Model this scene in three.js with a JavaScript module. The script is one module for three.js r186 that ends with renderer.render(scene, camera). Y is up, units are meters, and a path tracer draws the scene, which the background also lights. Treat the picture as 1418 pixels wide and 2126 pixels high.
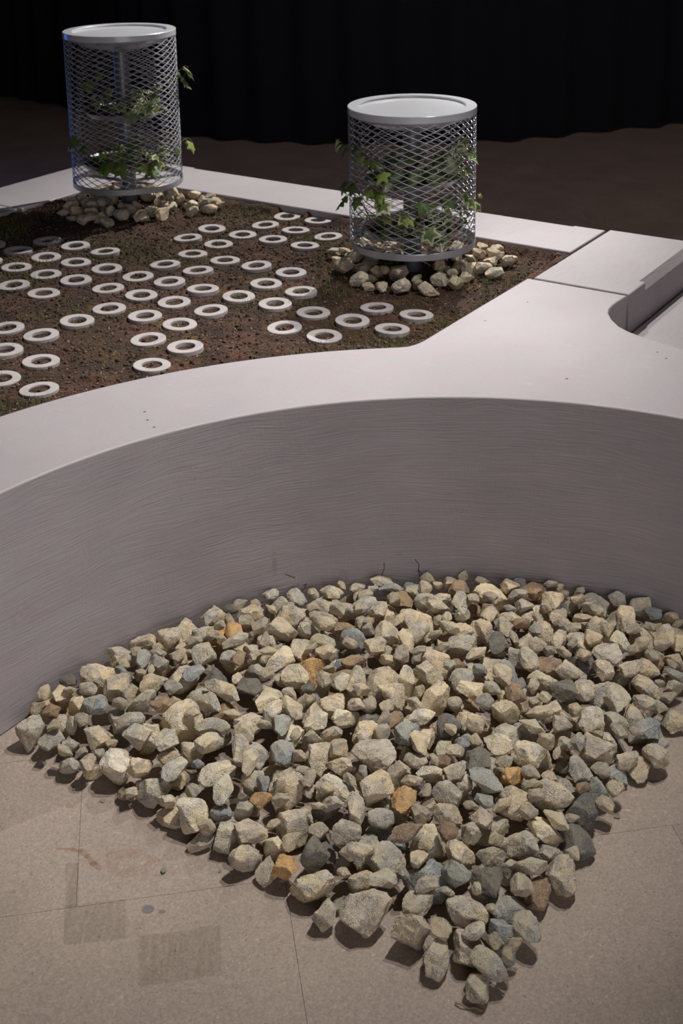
import * as THREE from 'three';
import { mergeGeometries, mergeVertices } from 'three/addons/utils/BufferGeometryUtils.js';
import { RectAreaLightUniformsLib } from 'three/addons/lights/RectAreaLightUniformsLib.js';
import { Brush, Evaluator, SUBTRACTION } from 'three-bvh-csg';

// ------------------------------------------------------------------ camera
const scene = new THREE.Scene();
scene.background = new THREE.Color(0x000000);
const IW = 1418, IH = 2126, F = 2656, PX = 709, PY = 426;      // shift lens: principal point above the middle
const camera = new THREE.PerspectiveCamera(2 * Math.atan(IH / 2 / F) * 180 / Math.PI, IW / IH, 0.05, 60);
const CAM = new THREE.Vector3(0, 1.63093, 0);
const cR = new THREE.Vector3(0.99985221, -0.01660919, 0.00443855);
const cU = new THREE.Vector3(0.01719204, 0.96595538, -0.25813685);
const cF = new THREE.Vector3(0, -0.25817501, -0.96609817);
camera.position.copy(CAM);
camera.quaternion.setFromRotationMatrix(new THREE.Matrix4().makeBasis(cR, cU, cF.clone().negate()));
camera.setViewOffset(IW, IH, 0, IH / 2 - PY, IW, IH);
camera.focus = 2.45;
camera.userData.fStop = 11;
camera.updateMatrixWorld(true);

// ------------------------------------------------------------------ light
const renderer = new THREE.WebGLRenderer({ antialias: true });
renderer.toneMapping = THREE.LinearToneMapping;
renderer.toneMappingExposure = 1.0;
renderer.shadowMap.enabled = true;
RectAreaLightUniformsLib.init();
// lamps out of view: four spotlights, ceiling panel, blue batten; plus added fill panel
const LAMP_A = { at: [0.90, 3.60, -2.30], to: [-0.30, 0.0, -2.42], I: 21.5, angle: 0.40, pen: 0.95 };
const LAMP_C = { at: [1.20, 3.60, -2.85], to: [-0.26, 0.0, -2.45], I: 18.5, angle: 0.40, pen: 0.95 };
const LAMP_D = { at: [0.80, 3.60, -4.60], to: [0.98, 0.42, -3.45], I: 25, angle: 0.29, pen: 0.7 };
const LAMP_B = { at: [1.00, 3.70, -5.80], to: [-0.20, 0.5, -4.15], I: 54, angle: 0.405, pen: 0.6 };
const PANEL = { at: [1.2, 4.1, -5.2], w: 3.2, h: 2.0, I: 0.52 };  // out of view under the ceiling, placed to light the back floor
const ADDED_FILL = { at: [1.3, 1.7, 2.6], w: 3.6, h: 2.4, I: 1.6 };  // added fill behind the camera, brightens the shaded curved wall
const BLUE = { at: [-3.3, 1.0, -6.2], w: 0.45, h: 1.4, I: 0.35 };  // out of view, placed for the blue glint on the tall cage

// ------------------------------------------------------------------ helpers
function rng(a) { return () => { a |= 0; a = a + 0x6D2B79F5 | 0; let t = Math.imul(a ^ a >>> 15, 1 | a); t = t + Math.imul(t ^ t >>> 7, 61 | t) ^ t; return ((t ^ t >>> 14) >>> 0) / 4294967296; }; }
const clamp = (x, a, b) => Math.min(b, Math.max(a, x));
const smooth = (a, b, x) => { const t = clamp((x - a) / (b - a), 0, 1); return t * t * (3 - 2 * t); };
const V3 = (x, y, z) => new THREE.Vector3(x, y, z);
const lin = (r, g, b) => new THREE.Color().setRGB(r, g, b);
function h2(x, y, s) { let h = Math.imul(x, 374761393) + Math.imul(y, 668265263) + Math.imul(s, 974634777) | 0; h = Math.imul(h ^ h >>> 13, 1274126177); return ((h ^ h >>> 16) >>> 0) / 4294967296; }
function n2(x, y, s, per = 0) {            // value noise 0..1, optional period
  const xi = Math.floor(x), yi = Math.floor(y); let fx = x - xi, fy = y - yi; fx = fx * fx * (3 - 2 * fx); fy = fy * fy * (3 - 2 * fy);
  const m = per ? (v => ((v % per) + per) % per) : (v => v);
  const x0 = m(xi), x1 = m(xi + 1), y0 = m(yi), y1 = m(yi + 1);
  const a = h2(x0, y0, s), b = h2(x1, y0, s), c = h2(x0, y1, s), d = h2(x1, y1, s);
  return a + (b - a) * fx + (c - a) * fy + (a - b - c + d) * fx * fy;
}
function fbm(x, y, s, o = 4, per = 0) { let v = 0, a = .5, t = 0, f = 1; for (let i = 0; i < o; i++) { v += a * n2(x * f, y * f, s + i, per * f); t += a; a *= .5; f *= 2; } return v / t; }
function h3(x, y, z, s) { return h2(x + Math.imul(z, 7919), y + Math.imul(z, 104729), s); }
function n3(x, y, z, s) {
  const zi = Math.floor(z); let fz = z - zi; fz = fz * fz * (3 - 2 * fz);
  const xi = Math.floor(x), yi = Math.floor(y); let fx = x - xi, fy = y - yi; fx = fx * fx * (3 - 2 * fx); fy = fy * fy * (3 - 2 * fy);
  const L = k => { const a = h3(xi, yi, k, s), b = h3(xi + 1, yi, k, s), c = h3(xi, yi + 1, k, s), d = h3(xi + 1, yi + 1, k, s); return a + (b - a) * fx + (c - a) * fy + (a - b - c + d) * fx * fy; };
  return L(zi) * (1 - fz) + L(zi + 1) * fz;
}
function dataTex(w, h, fn, srgb, wrap = THREE.RepeatWrapping) {
  const d = new Uint8Array(w * h * 4), c = [0, 0, 0];
  for (let y = 0, k = 0; y < h; y++) for (let x = 0; x < w; x++, k += 4) { fn(x, y, c); d[k] = clamp(c[0], 0, 1) * 255; d[k + 1] = clamp(c[1], 0, 1) * 255; d[k + 2] = clamp(c[2], 0, 1) * 255; d[k + 3] = 255; }
  const t = new THREE.DataTexture(d, w, h, THREE.RGBAFormat);
  t.magFilter = THREE.LinearFilter; t.minFilter = THREE.LinearMipmapLinearFilter; t.generateMipmaps = true; t.wrapS = t.wrapT = wrap;
  if (srgb) t.colorSpace = THREE.SRGBColorSpace; t.needsUpdate = true; return t;
}
const g = (c, v) => { c[0] = c[1] = c[2] = v; };
const names = {};
function numbered(n) { const k = names[n] = (names[n] ?? -1) + 1; return k ? `${n}_${String(k).padStart(3, '0')}` : n; }
function shadow(o) { o.traverse(m => { if (m.isMesh) { m.castShadow = true; m.receiveShadow = true; } }); return o; }
function mesh(name, geo, mat, parent) { const m = new THREE.Mesh(geo, mat); m.name = name; m.castShadow = m.receiveShadow = true; if (parent) parent.add(m); return m; }
function tag(o, label, category, group, kind) { o.userData.label = label; o.userData.category = category; if (group) o.userData.group = group; if (kind) o.userData.kind = kind; return o; }
function top(name, geo, mat, label, category, group, kind) { const m = mesh(numbered(name), geo, mat, scene); return tag(m, label, category, group, kind); }
function thing(name, pos, label, category, group) { const o = new THREE.Group(); o.name = numbered(name); o.position.set(...pos); scene.add(o); return tag(o, label, category, group); }
function struct(name, geo, mat) { const m = mesh(name, geo, mat, scene); m.userData.kind = 'structure'; return m; }
// a pixel's ray, where it meets a level, and where a point falls in the picture
function ray(u, v) { return cF.clone().addScaledVector(cR, (u - PX) / F).addScaledVector(cU, -(v - PY) / F).normalize(); }
function onLevel(u, v, y) { const d = ray(u, v); return CAM.clone().addScaledVector(d, (y - CAM.y) / d.y); }
function project(p) { const q = p.clone().sub(CAM), z = q.dot(cF); return [PX + F * q.dot(cR) / z, PY - F * q.dot(cU) / z, z]; }
// plan frame of the installation: origin at the tip of the stone quadrant
const OX = 0.19, OZ = -1.533, Ux = .8318, Uz = .5551, Vx = .5551, Vz = -.8318;
const P2 = (u, v) => [OX + u * Ux + v * Vx, OZ + u * Uz + v * Vz];
const toUV = (x, z) => [(x - OX) * Ux + (z - OZ) * Uz, (x - OX) * Vx + (z - OZ) * Vz];
const RIM = 0.5, SOIL = 0.468, R0 = 1.063, R1 = 1.365;

// ------------------------------------------------------------------ textures
const texSpeck = dataTex(512, 512, (x, y, c) => { // fine concrete grain
  const v = .80 + .12 * fbm(x / 64, y / 64, 3, 4, 8) + .10 * (n2(x / 2, y / 2, 9, 256) - .5) - (h2(x >> 1, y >> 1, 77) > .985 ? .22 : 0); g(c, v);
}, true);
const texPlaster = dataTex(1024, 1024, (x, y, c) => { // one metre of painted plaster
  const m = fbm(x / 256, y / 256, 21, 5, 4), w = fbm(x / 40, y / 90, 31, 3, 0);
  let v = .93 + .07 * (m - .5) + .03 * (n2(x / 3, y / 40, 5) - .5) - (n2(x / 5, y / 5, 71) > .965 && n2(x / 90, y / 90, 72) > .6 ? .12 : 0);
  c[0] = v; c[1] = v - .004 - .02 * (w - .5); c[2] = v - .006 - .03 * (w - .5);
}, true);
const texBrush = dataTex(1024, 1024, (x, y, c) => { // relief of brush strokes, one metre, strokes along x
  const wob = 26 * n2(x / 160, y / 120, 41);
  let v = .45 * n2(x / 120, (y + wob) / 2.6, 42) + .3 * n2(x / 60, (y + wob * 1.4) / 5, 43) + .25 * fbm(x / 70, y / 50, 44, 3);
  g(c, v);
}, false);
const texGrain = dataTex(512, 512, (x, y, c) => g(c, .6 * fbm(x / 32, y / 32, 51, 5, 16) + .4 * n2(x / 2.2, y / 2.2, 55)), false);
const texStone = dataTex(512, 512, (x, y, c) => { // stone skin: multiplies the stone's own colour
  const a = fbm(x / 128, y / 128, 61, 5, 4), b = fbm(x / 40, y / 40, 67, 3), s = n2(x / 2.5, y / 2.5, 69);
  const warm = smooth(.44, .60, a), vein = Math.abs(fbm(x / 90, y / 60, 75, 4) - .5) < .012 ? .14 : 0;
  let v = .76 + .26 * b + .20 * (s - .5) - (n2(x / 4, y / 4, 73) > .84 ? .17 : 0) - vein + .05 * warm;
  c[0] = v + .07 * warm; c[1] = v + .04 * warm; c[2] = v - .03 * warm;
}, true);
const texSoil = dataTex(1024, 1024, (x, y, c) => {
  const a = fbm(x / 90, y / 90, 81, 5), b = n2(x / 5, y / 5, 83), s = n2(x / 2, y / 2, 85);
  let v = .25 + .25 * (a - .5) + .16 * (b - .5) + .12 * (s - .5);
  c[0] = v * 1.18; c[1] = v * .93; c[2] = v * .78;
  const gr = n2(x / 120, y / 120, 88); if (gr > .6 && b > .55) { c[0] *= .95; c[1] *= 1.12; c[2] *= .75; }
  if (n2(x / 3, y / 6, 87) > .93) { c[0] = .50; c[1] = .39; c[2] = .27; }
}, true);
const texSoilBump = dataTex(1024, 1024, (x, y, c) => g(c, .5 * fbm(x / 24, y / 24, 91, 4) + .5 * n2(x / 4, y / 4, 93)), false);

// ------------------------------------------------------------------ materials
const std = o => new THREE.MeshStandardMaterial(o), phy = o => new THREE.MeshPhysicalMaterial(o);
const PLASTER = lin(.455, .41, .421);
const mPlaster = std({ color: PLASTER, map: texPlaster, bumpMap: texBrush, bumpScale: .0006, roughness: .62 });
const mRing = std({ color: lin(.60, .54, .52), map: texSpeck, bumpMap: texGrain, bumpScale: .0006, roughness: .9 });
const mSoil = std({ color: lin(.72, .53, .42), map: texSoil, bumpMap: texSoilBump, bumpScale: .004, roughness: 1 });
const mCrumb = std({ color: lin(.085, .05, .034), roughness: 1 });
const mLid = std({ color: lin(.66, .66, .685), roughness: .22, metalness: .15 });
const mSteel = std({ color: lin(.40, .40, .44), roughness: .34, metalness: .45 });
const mPost = std({ color: lin(.20, .20, .22), roughness: .3, metalness: .5 });
const mWire = std({ color: lin(.46, .45, .48), roughness: .38, metalness: .35 });
const mCurtain = std({ color: lin(.0075, .0075, .013), roughness: 1 });
const mHall = std({ color: lin(.03, .027, .027), roughness: .9 });
const mBlack = std({ color: lin(.02, .02, .022), roughness: .5 });

// ------------------------------------------------------------------ hall
const box = (w, h, d, x, y, z) => new THREE.BoxGeometry(w, h, d).translate(x, y, z);
struct('ceiling', box(14.4, .2, 16.4, 0, 4.5, -4), mHall);
struct('wall_left', box(.2, 4.4, 16, -7.1, 2.2, -4), mHall);
struct('wall_right', box(.2, 4.4, 16, 7.1, 2.2, -4), mHall);
struct('wall_back', box(14, 4.4, .2, 0, 2.2, -12.1), mHall);
struct('wall_front', box(14, 4.4, .2, 0, 2.2, 4.1), mHall);

// floor: stone tiles with fine joints near the quadrant, plain slab beyond
const floor = new THREE.Group(); floor.name = 'floor'; floor.userData.kind = 'structure'; scene.add(floor);
const FX0 = -1.35, FZ0 = -3.05, FS = 2.6;       // square metre window of the stained floor texture
const stainPoly = (pts) => pts.map(([u, v]) => { const p = onLevel(u, v, 0); return [p.x, p.z]; });
const inPoly = (x, z, P) => { let r = false; for (let i = 0, j = P.length - 1; i < P.length; j = i++) { const [a, b] = P[i], [c, d] = P[j]; if ((b > z) !== (d > z) && x < (c - a) * (z - b) / (d - b) + a) r = !r; } return r; };
const tapeMarks = [[[136, 1792], [164, 1790], [162, 1882], [136, 1886]], [[133, 1880], [261, 1866], [261, 1949], [133, 1963]], [[287, 1944], [404, 1930], [408, 1924], [457, 1922], [460, 2024], [414, 2032], [290, 2048]]].map(stainPoly);
const brownLine = [[122, 1762], [150, 1763], [168, 1768], [182, 1778], [194, 1792], [206, 1804]].map(([u, v]) => onLevel(u, v, 0));
const brownPatch = [[232, 1778], [268, 1772], [300, 1775], [318, 1790], [300, 1806], [262, 1812], [236, 1806]].map(([u, v]) => onLevel(u, v, 0));
const greySpots = [[307, 1888, .0105, .0085], [336, 1893, .006, .0045], [292, 1927, .002, .002], [1352, 1622, .014, .004]].map(([u, v, a, b]) => { const p = onLevel(u, v, 0); return [p.x, p.z, a, b]; });
const segD = (x, z, a, b) => { const dx = b.x - a.x, dz = b.z - a.z, t = clamp(((x - a.x) * dx + (z - a.z) * dz) / (dx * dx + dz * dz), 0, 1); return Math.hypot(x - a.x - t * dx, z - a.z - t * dz); };
function terrazzo(mx, my, c) { // position in texture cells of 1.12 mm
  const a = fbm(mx / 150, my / 150, 101, 4), f = n2(mx / 2.2, my / 2.2, 105);
  let v = 1 + .16 * (a - .5) + .16 * (f - .5);
  const chip = n2(mx / 4, my / 3, 107), chip2 = n2(mx / 2.1, my / 2.1, 109), dk = n2(mx / 1.8, my / 1.8, 111);
  let w = 0; if (chip > .91) w += .2; if (chip2 > .91) w += .13; if (dk > .93) v -= .26;
  v *= .635; c[0] = v * 1.03 + w * .40; c[1] = v * .94 + w * .34; c[2] = v * .86 + w * .27;
}
const NF = 2048;
const texFloorNear = dataTex(NF, NF, (px, py, c) => {
  terrazzo(px, py, c);
  const x = FX0 + (px + .5) / NF * FS, z = FZ0 + (py + .5) / NF * FS;
  if (x < .1 && z > -2.1) {
    for (const P of tapeMarks) if (inPoly(x, z, P)) { const k = .87 + .09 * n2(px / 3, py / 40, 121); c[0] *= k; c[1] *= k; c[2] *= k * .98; }
    for (let i = 0; i < brownLine.length - 1; i++) { const d = segD(x, z, brownLine[i], brownLine[i + 1]); const wd = .0022 + .004 * n2(px / 14, py / 14, 131) * (i > 1 ? 1.6 : .5); if (d < wd) { c[0] *= .92; c[1] *= .86; c[2] *= .82; } }
    let d = 9; for (let i = 0; i < brownPatch.length; i++) d = Math.min(d, segD(x, z, brownPatch[i], brownPatch[(i + 1) % brownPatch.length]));
    if (d < .011 && n2(px / 12, py / 12, 133) > .42) { c[0] *= .975; c[1] *= .945; c[2] *= .925; }
  }
  for (const [a, b, ra, rb] of greySpots) { const q = ((x - a) / ra) ** 2 + ((z - b) / rb) ** 2; if (q < .8 + .4 * n2(px / 7, py / 7, 137)) { c[0] = c[0] * .45 + .20; c[1] = c[1] * .45 + .205; c[2] = c[2] * .45 + .225; } }
}, true, THREE.ClampToEdgeWrapping);
const texFloorFar = dataTex(1024, 1024, terrazzo, true);
const mFloorNear = std({ color: lin(.87, .835, .81), map: texFloorNear, bumpMap: texGrain, bumpScale: .0002, roughness: .72 });
const mFloorFar = std({ color: lin(.92, .78, .77), map: texFloorFar, roughness: .72 });
const mTile = std({ color: lin(.87, .835, .81), map: texFloorFar, roughness: .72 });
const mJoint = std({ color: lin(.27, .20, .15), roughness: 1 });
function uvPlan(geo, f) { const p = geo.attributes.position, uv = new Float32Array(p.count * 2); for (let i = 0; i < p.count; i++) { const [a, b] = f(p.getX(i), p.getY(i), p.getZ(i)); uv[2 * i] = a; uv[2 * i + 1] = b; } geo.setAttribute('uv', new THREE.BufferAttribute(uv, 2)); return geo; }
mesh('subfloor', box(14, .1, 16, 0, -.0525, -4), mJoint, floor);
{
  const dx = .9878, dz = -.1558, nx = .1558, nz = .9878, N0 = -1.765, TW = .377, TL = .68, gap = .00032;
  for (let r = -3; r < 4; r++) for (let k = -3; k < 4; k++) {
    const n0 = N0 + r * TW, d0 = (r & 1 ? -.178 : .163) + k * TL;
    const sh = [[d0, n0], [d0 + TL, n0], [d0 + TL, n0 + TW], [d0, n0 + TW]];
    const P = (d, n) => [d * dx + n * nx, d * dz + n * nz];
    const cc = P(d0 + TL / 2, n0 + TW / 2);
    const geo = new THREE.BoxGeometry(TL - 2 * gap, .01, TW - 2 * gap).rotateY(Math.atan2(-dz, dx)).translate(cc[0], -.005, cc[1]);
    const near = sh.every(q => { const [x, z] = P(...q); return x > FX0 - .02 && x < FX0 + FS + .02 && z > FZ0 - .02 && z < FZ0 + FS + .02; });
    uvPlan(geo, near ? (x, y, z) => [(x - FX0) / FS, (z - FZ0) / FS] : (x, y, z) => [(x - FX0) / FS * 2, (z - FZ0) / FS * 2]);
    mesh('tile', geo, near ? mFloorNear : mTile, floor);
  }
  // plain paving beyond the tiles, four slabs around the tiled field
  const far = (u0, u1, v0, v1) => { const c = [(u0 + u1) / 2, (v0 + v1) / 2]; const geo = new THREE.BoxGeometry(u1 - u0, .01, v1 - v0).translate(c[0], -.005, c[1]).rotateY(Math.atan2(-dz, dx)); uvPlan(geo, (x, y, z) => [x / 1.15, z / 1.15]); mesh('paving', geo, mFloorFar, floor); };
  const a0 = -3 * TL - .178, a1 = .163 + 4 * TL, b0 = N0 - 3 * TW, b1 = N0 + 4 * TW;
  far(-8, 8, -12, b0); far(-8, 8, b1, 5); far(-8, a0, b0, b1); far(a1, 8, b0, b1);
}

// black curtain hung in a loose bow behind the planter
{
  const path = new THREE.CatmullRomCurve3([[-6.8, -11.3], [-4.5, -10.5], [-2.55, -9.45], [-1.65, -8.6], [-.98, -7.85], [-.3, -7.55], [.3, -7.47], [.85, -7.49], [1.46, -7.68], [2.17, -7.95], [3.6, -8.5], [6.8, -9.6]].map(([x, z]) => V3(x, 0, z)));
  const N = 900, pos = [], idx = [], L = path.getLength();
  for (let i = 0; i <= N; i++) {
    const t = i / N, p = path.getPointAt(t), d = path.getTangentAt(t), s = t * L;
    const ph = s * 20 + 5 * n2(s * 1.3, 3, 151);
    for (const [y, amp] of [[.012, 1.15], [.6, 1], [2, .9], [4.3, .7]]) { const o = amp * (.035 * Math.sin(ph) + .03 * (n2(s * 6, y * .4, 153) - .5)); pos.push(p.x - d.z * o, y, p.z + d.x * o); }
    if (i) for (let k = 0; k < 3; k++) { const a = (i - 1) * 4 + k, b = i * 4 + k; idx.push(a, b, a + 1, b, b + 1, a + 1); }
  }
  const geo = new THREE.BufferGeometry(); geo.setAttribute('position', new THREE.Float32BufferAttribute(pos, 3)); geo.setIndex(idx); geo.computeVertexNormals();
  mCurtain.side = THREE.DoubleSide;
  top('stage_curtain', geo, mCurtain, 'black pleated curtain hanging to the floor behind the planter', 'curtain');
}

// ------------------------------------------------------------------ lamps, all out of view
function spotlight(L, label) {  // unseen spotlight, placed and sized for what it lights
  const o = thing('unseen_spotlight', L.at, label, 'spotlight', 'unseen spotlights over the planter');
  const dir = V3(...L.to).sub(V3(...L.at)).normalize();
  const body = new THREE.Group(); body.name = 'head'; o.add(body);
  body.quaternion.setFromUnitVectors(V3(0, -1, 0), dir);
  const prof = [[.001, .16], [.05, .16], [.062, .14], [.07, .02], [.082, -.03], [.082, -.06], [.075, -.06], [.066, -.02], [.001, -.02]].map(q => new THREE.Vector2(...q));
  mesh('housing', new THREE.LatheGeometry(prof, 32), mBlack, body);
  mesh('lens', new THREE.CylinderGeometry(.06, .06, .008, 32).translate(0, -.026, 0), std({ color: 0x222222, emissive: lin(1, .98, .95), emissiveIntensity: 6 }), body);
  mesh('yoke', mergeGeometries([box(.008, .2, .03, -.094, .09, 0), box(.008, .2, .03, .094, .09, 0), box(.196, .008, .03, 0, .19, 0)]), mBlack, o);
  mesh('hanging_pipe', new THREE.CylinderGeometry(.012, .012, 4.4 - L.at[1] - .19, 12).translate(0, .19 + (4.4 - L.at[1] - .19) / 2, 0), mBlack, o);
  const l = new THREE.SpotLight(lin(1, .985, .965), L.I, 0, L.angle, L.pen, 2);
  l.name = 'spot_beam'; l.position.set(...L.at).addScaledVector(dir, .075); l.target.position.set(...L.to);
  l.castShadow = true; l.shadow.mapSize.set(2048, 2048); l.shadow.radius = .9; l.shadow.camera.near = .1; l.shadow.camera.far = 9;
  scene.add(l, l.target);
}
spotlight(LAMP_A, 'unseen black spotlight placed to light the stones and the curved wall');
spotlight(LAMP_C, 'unseen black spotlight placed to light the stones from behind');
spotlight(LAMP_D, 'unseen black spotlight placed to light the square corner block');
spotlight(LAMP_B, 'unseen black spotlight placed to light the cages and the far rim');
{
  const o = thing('unseen_ceiling_panel', PANEL.at, 'unseen flat panel under the ceiling placed to light the back floor', 'light');
  mesh('frame', box(PANEL.w + .08, .06, PANEL.h + .08, 0, .04, 0), mBlack, o);
  mesh('diffuser', box(PANEL.w, .012, PANEL.h, 0, .006, 0), std({ color: 0x888888, emissive: lin(1, .97, .95), emissiveIntensity: PANEL.I * .5 }), o);
  const l = new THREE.RectAreaLight(lin(1, .96, .95), PANEL.I, PANEL.w, PANEL.h); l.name = 'unseen_panel_light';
  l.position.set(PANEL.at[0], PANEL.at[1] - .01, PANEL.at[2]); l.lookAt(PANEL.at[0], 0, PANEL.at[2]); scene.add(l);
  const so = thing('added_fill_panel', [ADDED_FILL.at[0], 0, ADDED_FILL.at[2]], 'large added fill panel out of view, brightening the curved wall', 'light');
  mesh('frame', box(ADDED_FILL.w + .1, ADDED_FILL.h + .1, .08, 0, ADDED_FILL.at[1], .06), mBlack, so);
  for (const k of [-1, 1]) mesh('leg', box(.06, .5, .4, k * 1.5, .25, .06), mBlack, so);
  mesh('diffuser', box(ADDED_FILL.w, ADDED_FILL.h, .02, 0, ADDED_FILL.at[1], .01), std({ color: 0x999999, emissive: lin(.96, .93, 1), emissiveIntensity: ADDED_FILL.I * .5 }), so);
  const sl = new THREE.RectAreaLight(lin(.96, .93, 1), ADDED_FILL.I, ADDED_FILL.w, ADDED_FILL.h); sl.name = 'added_fill_light'; sl.position.set(ADDED_FILL.at[0], ADDED_FILL.at[1], ADDED_FILL.at[2] - .02); sl.lookAt(ADDED_FILL.at[0], ADDED_FILL.at[1], -5); scene.add(sl);
  const b = thing('unseen_blue_batten', [BLUE.at[0], 0, BLUE.at[2]], 'unseen upright blue batten placed for the blue glint on the tall cage', 'light');
  b.rotation.y = Math.atan2(-.8 - BLUE.at[0], -4.3 - BLUE.at[2]);
  mesh('foot', new THREE.CylinderGeometry(.25, .27, .03, 32).translate(0, .015, -.05), mBlack, b);
  mesh('housing', box(BLUE.w + .04, BLUE.h + .34, .08, 0, (BLUE.h + .34) / 2 + .03, -.05), mBlack, b);
  mesh('tube', box(BLUE.w, BLUE.h, .01, 0, BLUE.at[1], -.003), std({ color: 0x111122, emissive: lin(.06, .25, 1), emissiveIntensity: 2.8 }), b);
  const r = new THREE.RectAreaLight(lin(.10, .22, 1), BLUE.I, BLUE.w, BLUE.h); r.name = 'unseen_blue_light';
  const d = V3(-.8 - BLUE.at[0], 0, -4.3 - BLUE.at[2]).normalize(); r.position.set(...BLUE.at).addScaledVector(d, .01); r.lookAt(r.position.clone().addScaledVector(d, 2)); scene.add(r);
}

// ------------------------------------------------------------------ planter modules (pale plaster blocks)
function extrude(uvpts, y0, y1, bevel = .005) { // plan outline in (u,v) -> block
  const s = new THREE.Shape(uvpts.map(([u, v]) => { const [x, z] = P2(u, v); return new THREE.Vector2(x, -z); }));
  const geo = new THREE.ExtrudeGeometry(s, { depth: y1 - y0 - 2 * bevel, bevelEnabled: true, bevelThickness: bevel, bevelSize: bevel, bevelOffset: -bevel, bevelSegments: 3, curveSegments: 1 });
  return geo.rotateX(-Math.PI / 2).translate(0, y0 + bevel, 0);
}
function plasterUV(geo, arc) { // brush strokes run along the walls; tops use the plan
  geo = geo.index ? geo.toNonIndexed() : geo; const p = geo.attributes.position, n = geo.attributes.normal, uv = new Float32Array(p.count * 2);
  const a = V3(), b = V3(), c = V3();
  for (let i = 0; i < p.count; i += 3) {
    a.fromBufferAttribute(p, i); b.fromBufferAttribute(p, i + 1); c.fromBufferAttribute(p, i + 2);
    const nn = b.clone().sub(a).cross(c.clone().sub(a)).normalize();
    for (let k = 0; k < 3; k++) {
      const q = [a, b, c][k]; let [u, v] = toUV(q.x, q.z), s, t;
      if (Math.abs(nn.y) > .75) { s = u; t = v; }
      else if (arc && Math.hypot(u, v) < R0 + .03) { s = Math.atan2(v, -u) * R0; t = q.y; }
      else { s = Math.abs(nn.x * Ux + nn.z * Uz) > .7 ? v : u; t = q.y; }
      uv[2 * (i + k)] = s; uv[2 * (i + k) + 1] = t;
    }
  }
  geo.setAttribute('uv', new THREE.BufferAttribute(uv, 2)); return geo;
}
function creased(geo, ang) { // smooth where faces nearly agree
  geo = geo.index ? geo.toNonIndexed() : geo; const p = geo.attributes.position, map = new Map(), fn = [], cs = Math.cos(ang);
  const a = V3(), b = V3(), c = V3(), key = i => `${Math.round(p.getX(i) * 2e4)},${Math.round(p.getY(i) * 2e4)},${Math.round(p.getZ(i) * 2e4)}`;
  for (let i = 0; i < p.count; i += 3) { a.fromBufferAttribute(p, i); b.fromBufferAttribute(p, i + 1); c.fromBufferAttribute(p, i + 2); const n = b.sub(a).cross(c.sub(a)).clone(); fn.push(n); for (let k = 0; k < 3; k++) { const h = key(i + k); (map.get(h) || map.set(h, []).get(h)).push(n); } }
  const out = new Float32Array(p.count * 3);
  for (let i = 0; i < p.count; i++) { const f = fn[i / 3 | 0], fl = f.length() || 1, s = V3(); for (const n of map.get(key(i))) if (n.dot(f) >= cs * fl * n.length()) s.add(n); s.normalize(); out.set([s.x, s.y, s.z], i * 3); }
  geo.setAttribute('normal', new THREE.BufferAttribute(out, 3)); return geo;
}
const arcPts = (r, a0, a1, n) => Array.from({ length: n + 1 }, (_, i) => { const a = a0 + (a1 - a0) * i / n; return [-r * Math.cos(a), r * Math.sin(a)]; }); // a=0 at -u, pi/2 at +v
const hook = [[-.219, 1.44], [-.29, 1.459], [-.339, 1.473], [-.371, 1.486], [-.405, 1.508], [-.441, 1.548], [-.466, 1.587], [-.477, 1.62], [-.480, 1.66], [-.478, 1.70], [-.476, 1.741]];
const a1 = Math.atan2(1.12, .78);
// rounded free end at the left: corner radius .022
const rnd = .022;
const endL = [...Array.from({ length: 6 }, (_, i) => { const a = i / 5 * Math.PI / 2; return [-R0 - rnd + rnd * Math.sin(a), rnd - rnd * Math.cos(a)]; })];
const outA = [[-R1, 0], ...endL, ...arcPts(R0, .04, Math.PI / 2, 90), [0, R1 + .005], [-.06, 1.392], [-.13, 1.414], ...hook, [-.768, 1.741], [-.773, 1.45], [-.776, 1.17], [-.780, 1.142], [-.789, 1.118], ...arcPts(R1, a1 - .012, 0, 70).slice(1, -1)];
// plaster of the curved block: own atlas so that stains and cracks sit where they are (wall below, top above)
const AT = 2.0;
const wallAt = (u, v) => { // pixel on the curved wall -> (arc length, height)
  const d = ray(u, v), ox = CAM.x - OX, oz = CAM.z - OZ, A = d.x * d.x + d.z * d.z, B = ox * d.x + oz * d.z, C = ox * ox + oz * oz - R0 * R0;
  const t = (-B + Math.sqrt(B * B - A * C)) / A, p = CAM.clone().addScaledVector(d, t), q = toUV(p.x, p.z); return [Math.atan2(q[1], -q[0]) * R0, p.y];
};
const cracks = [[[797, 1168], [798, 1180], [793, 1192], [788, 1203]], [[862, 1162], [870, 1172], [868, 1186], [873, 1198]], [[630, 1216], [636, 1212], [632, 1222], [622, 1232]], [[870, 1184], [880, 1197], [884, 1204]], [[592, 1192], [612, 1200]]].map(l => l.map(q => wallAt(...q)));
const stains = [[60, 1270, .05, .03, .985], [570, 1170, .006, .03, .93], [600, 1210, .03, .02, .96], [830, 1150, .008, .006, .93], [840, 1215, .09, .02, .98], [280, 1330, .06, .02, .98], [700, 1200, .05, .02, .98]].map(([u, v, a, b, k]) => [...wallAt(u, v), a, b, k]);
const pits = [[300, 855], [306, 872], [1095, 627], [1007, 666], [1383, 744], [1177, 786], [1365, 731], [320, 887]].map(([u, v]) => { const p = onLevel(u, v, RIM); return toUV(p.x, p.z); });
const segd2 = (x, y, a, b) => { const dx = b[0] - a[0], dy = b[1] - a[1], t = clamp(((x - a[0]) * dx + (y - a[1]) * dy) / (dx * dx + dy * dy), 0, 1); return Math.hypot(x - a[0] - t * dx, y - a[1] - t * dy); };
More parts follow.
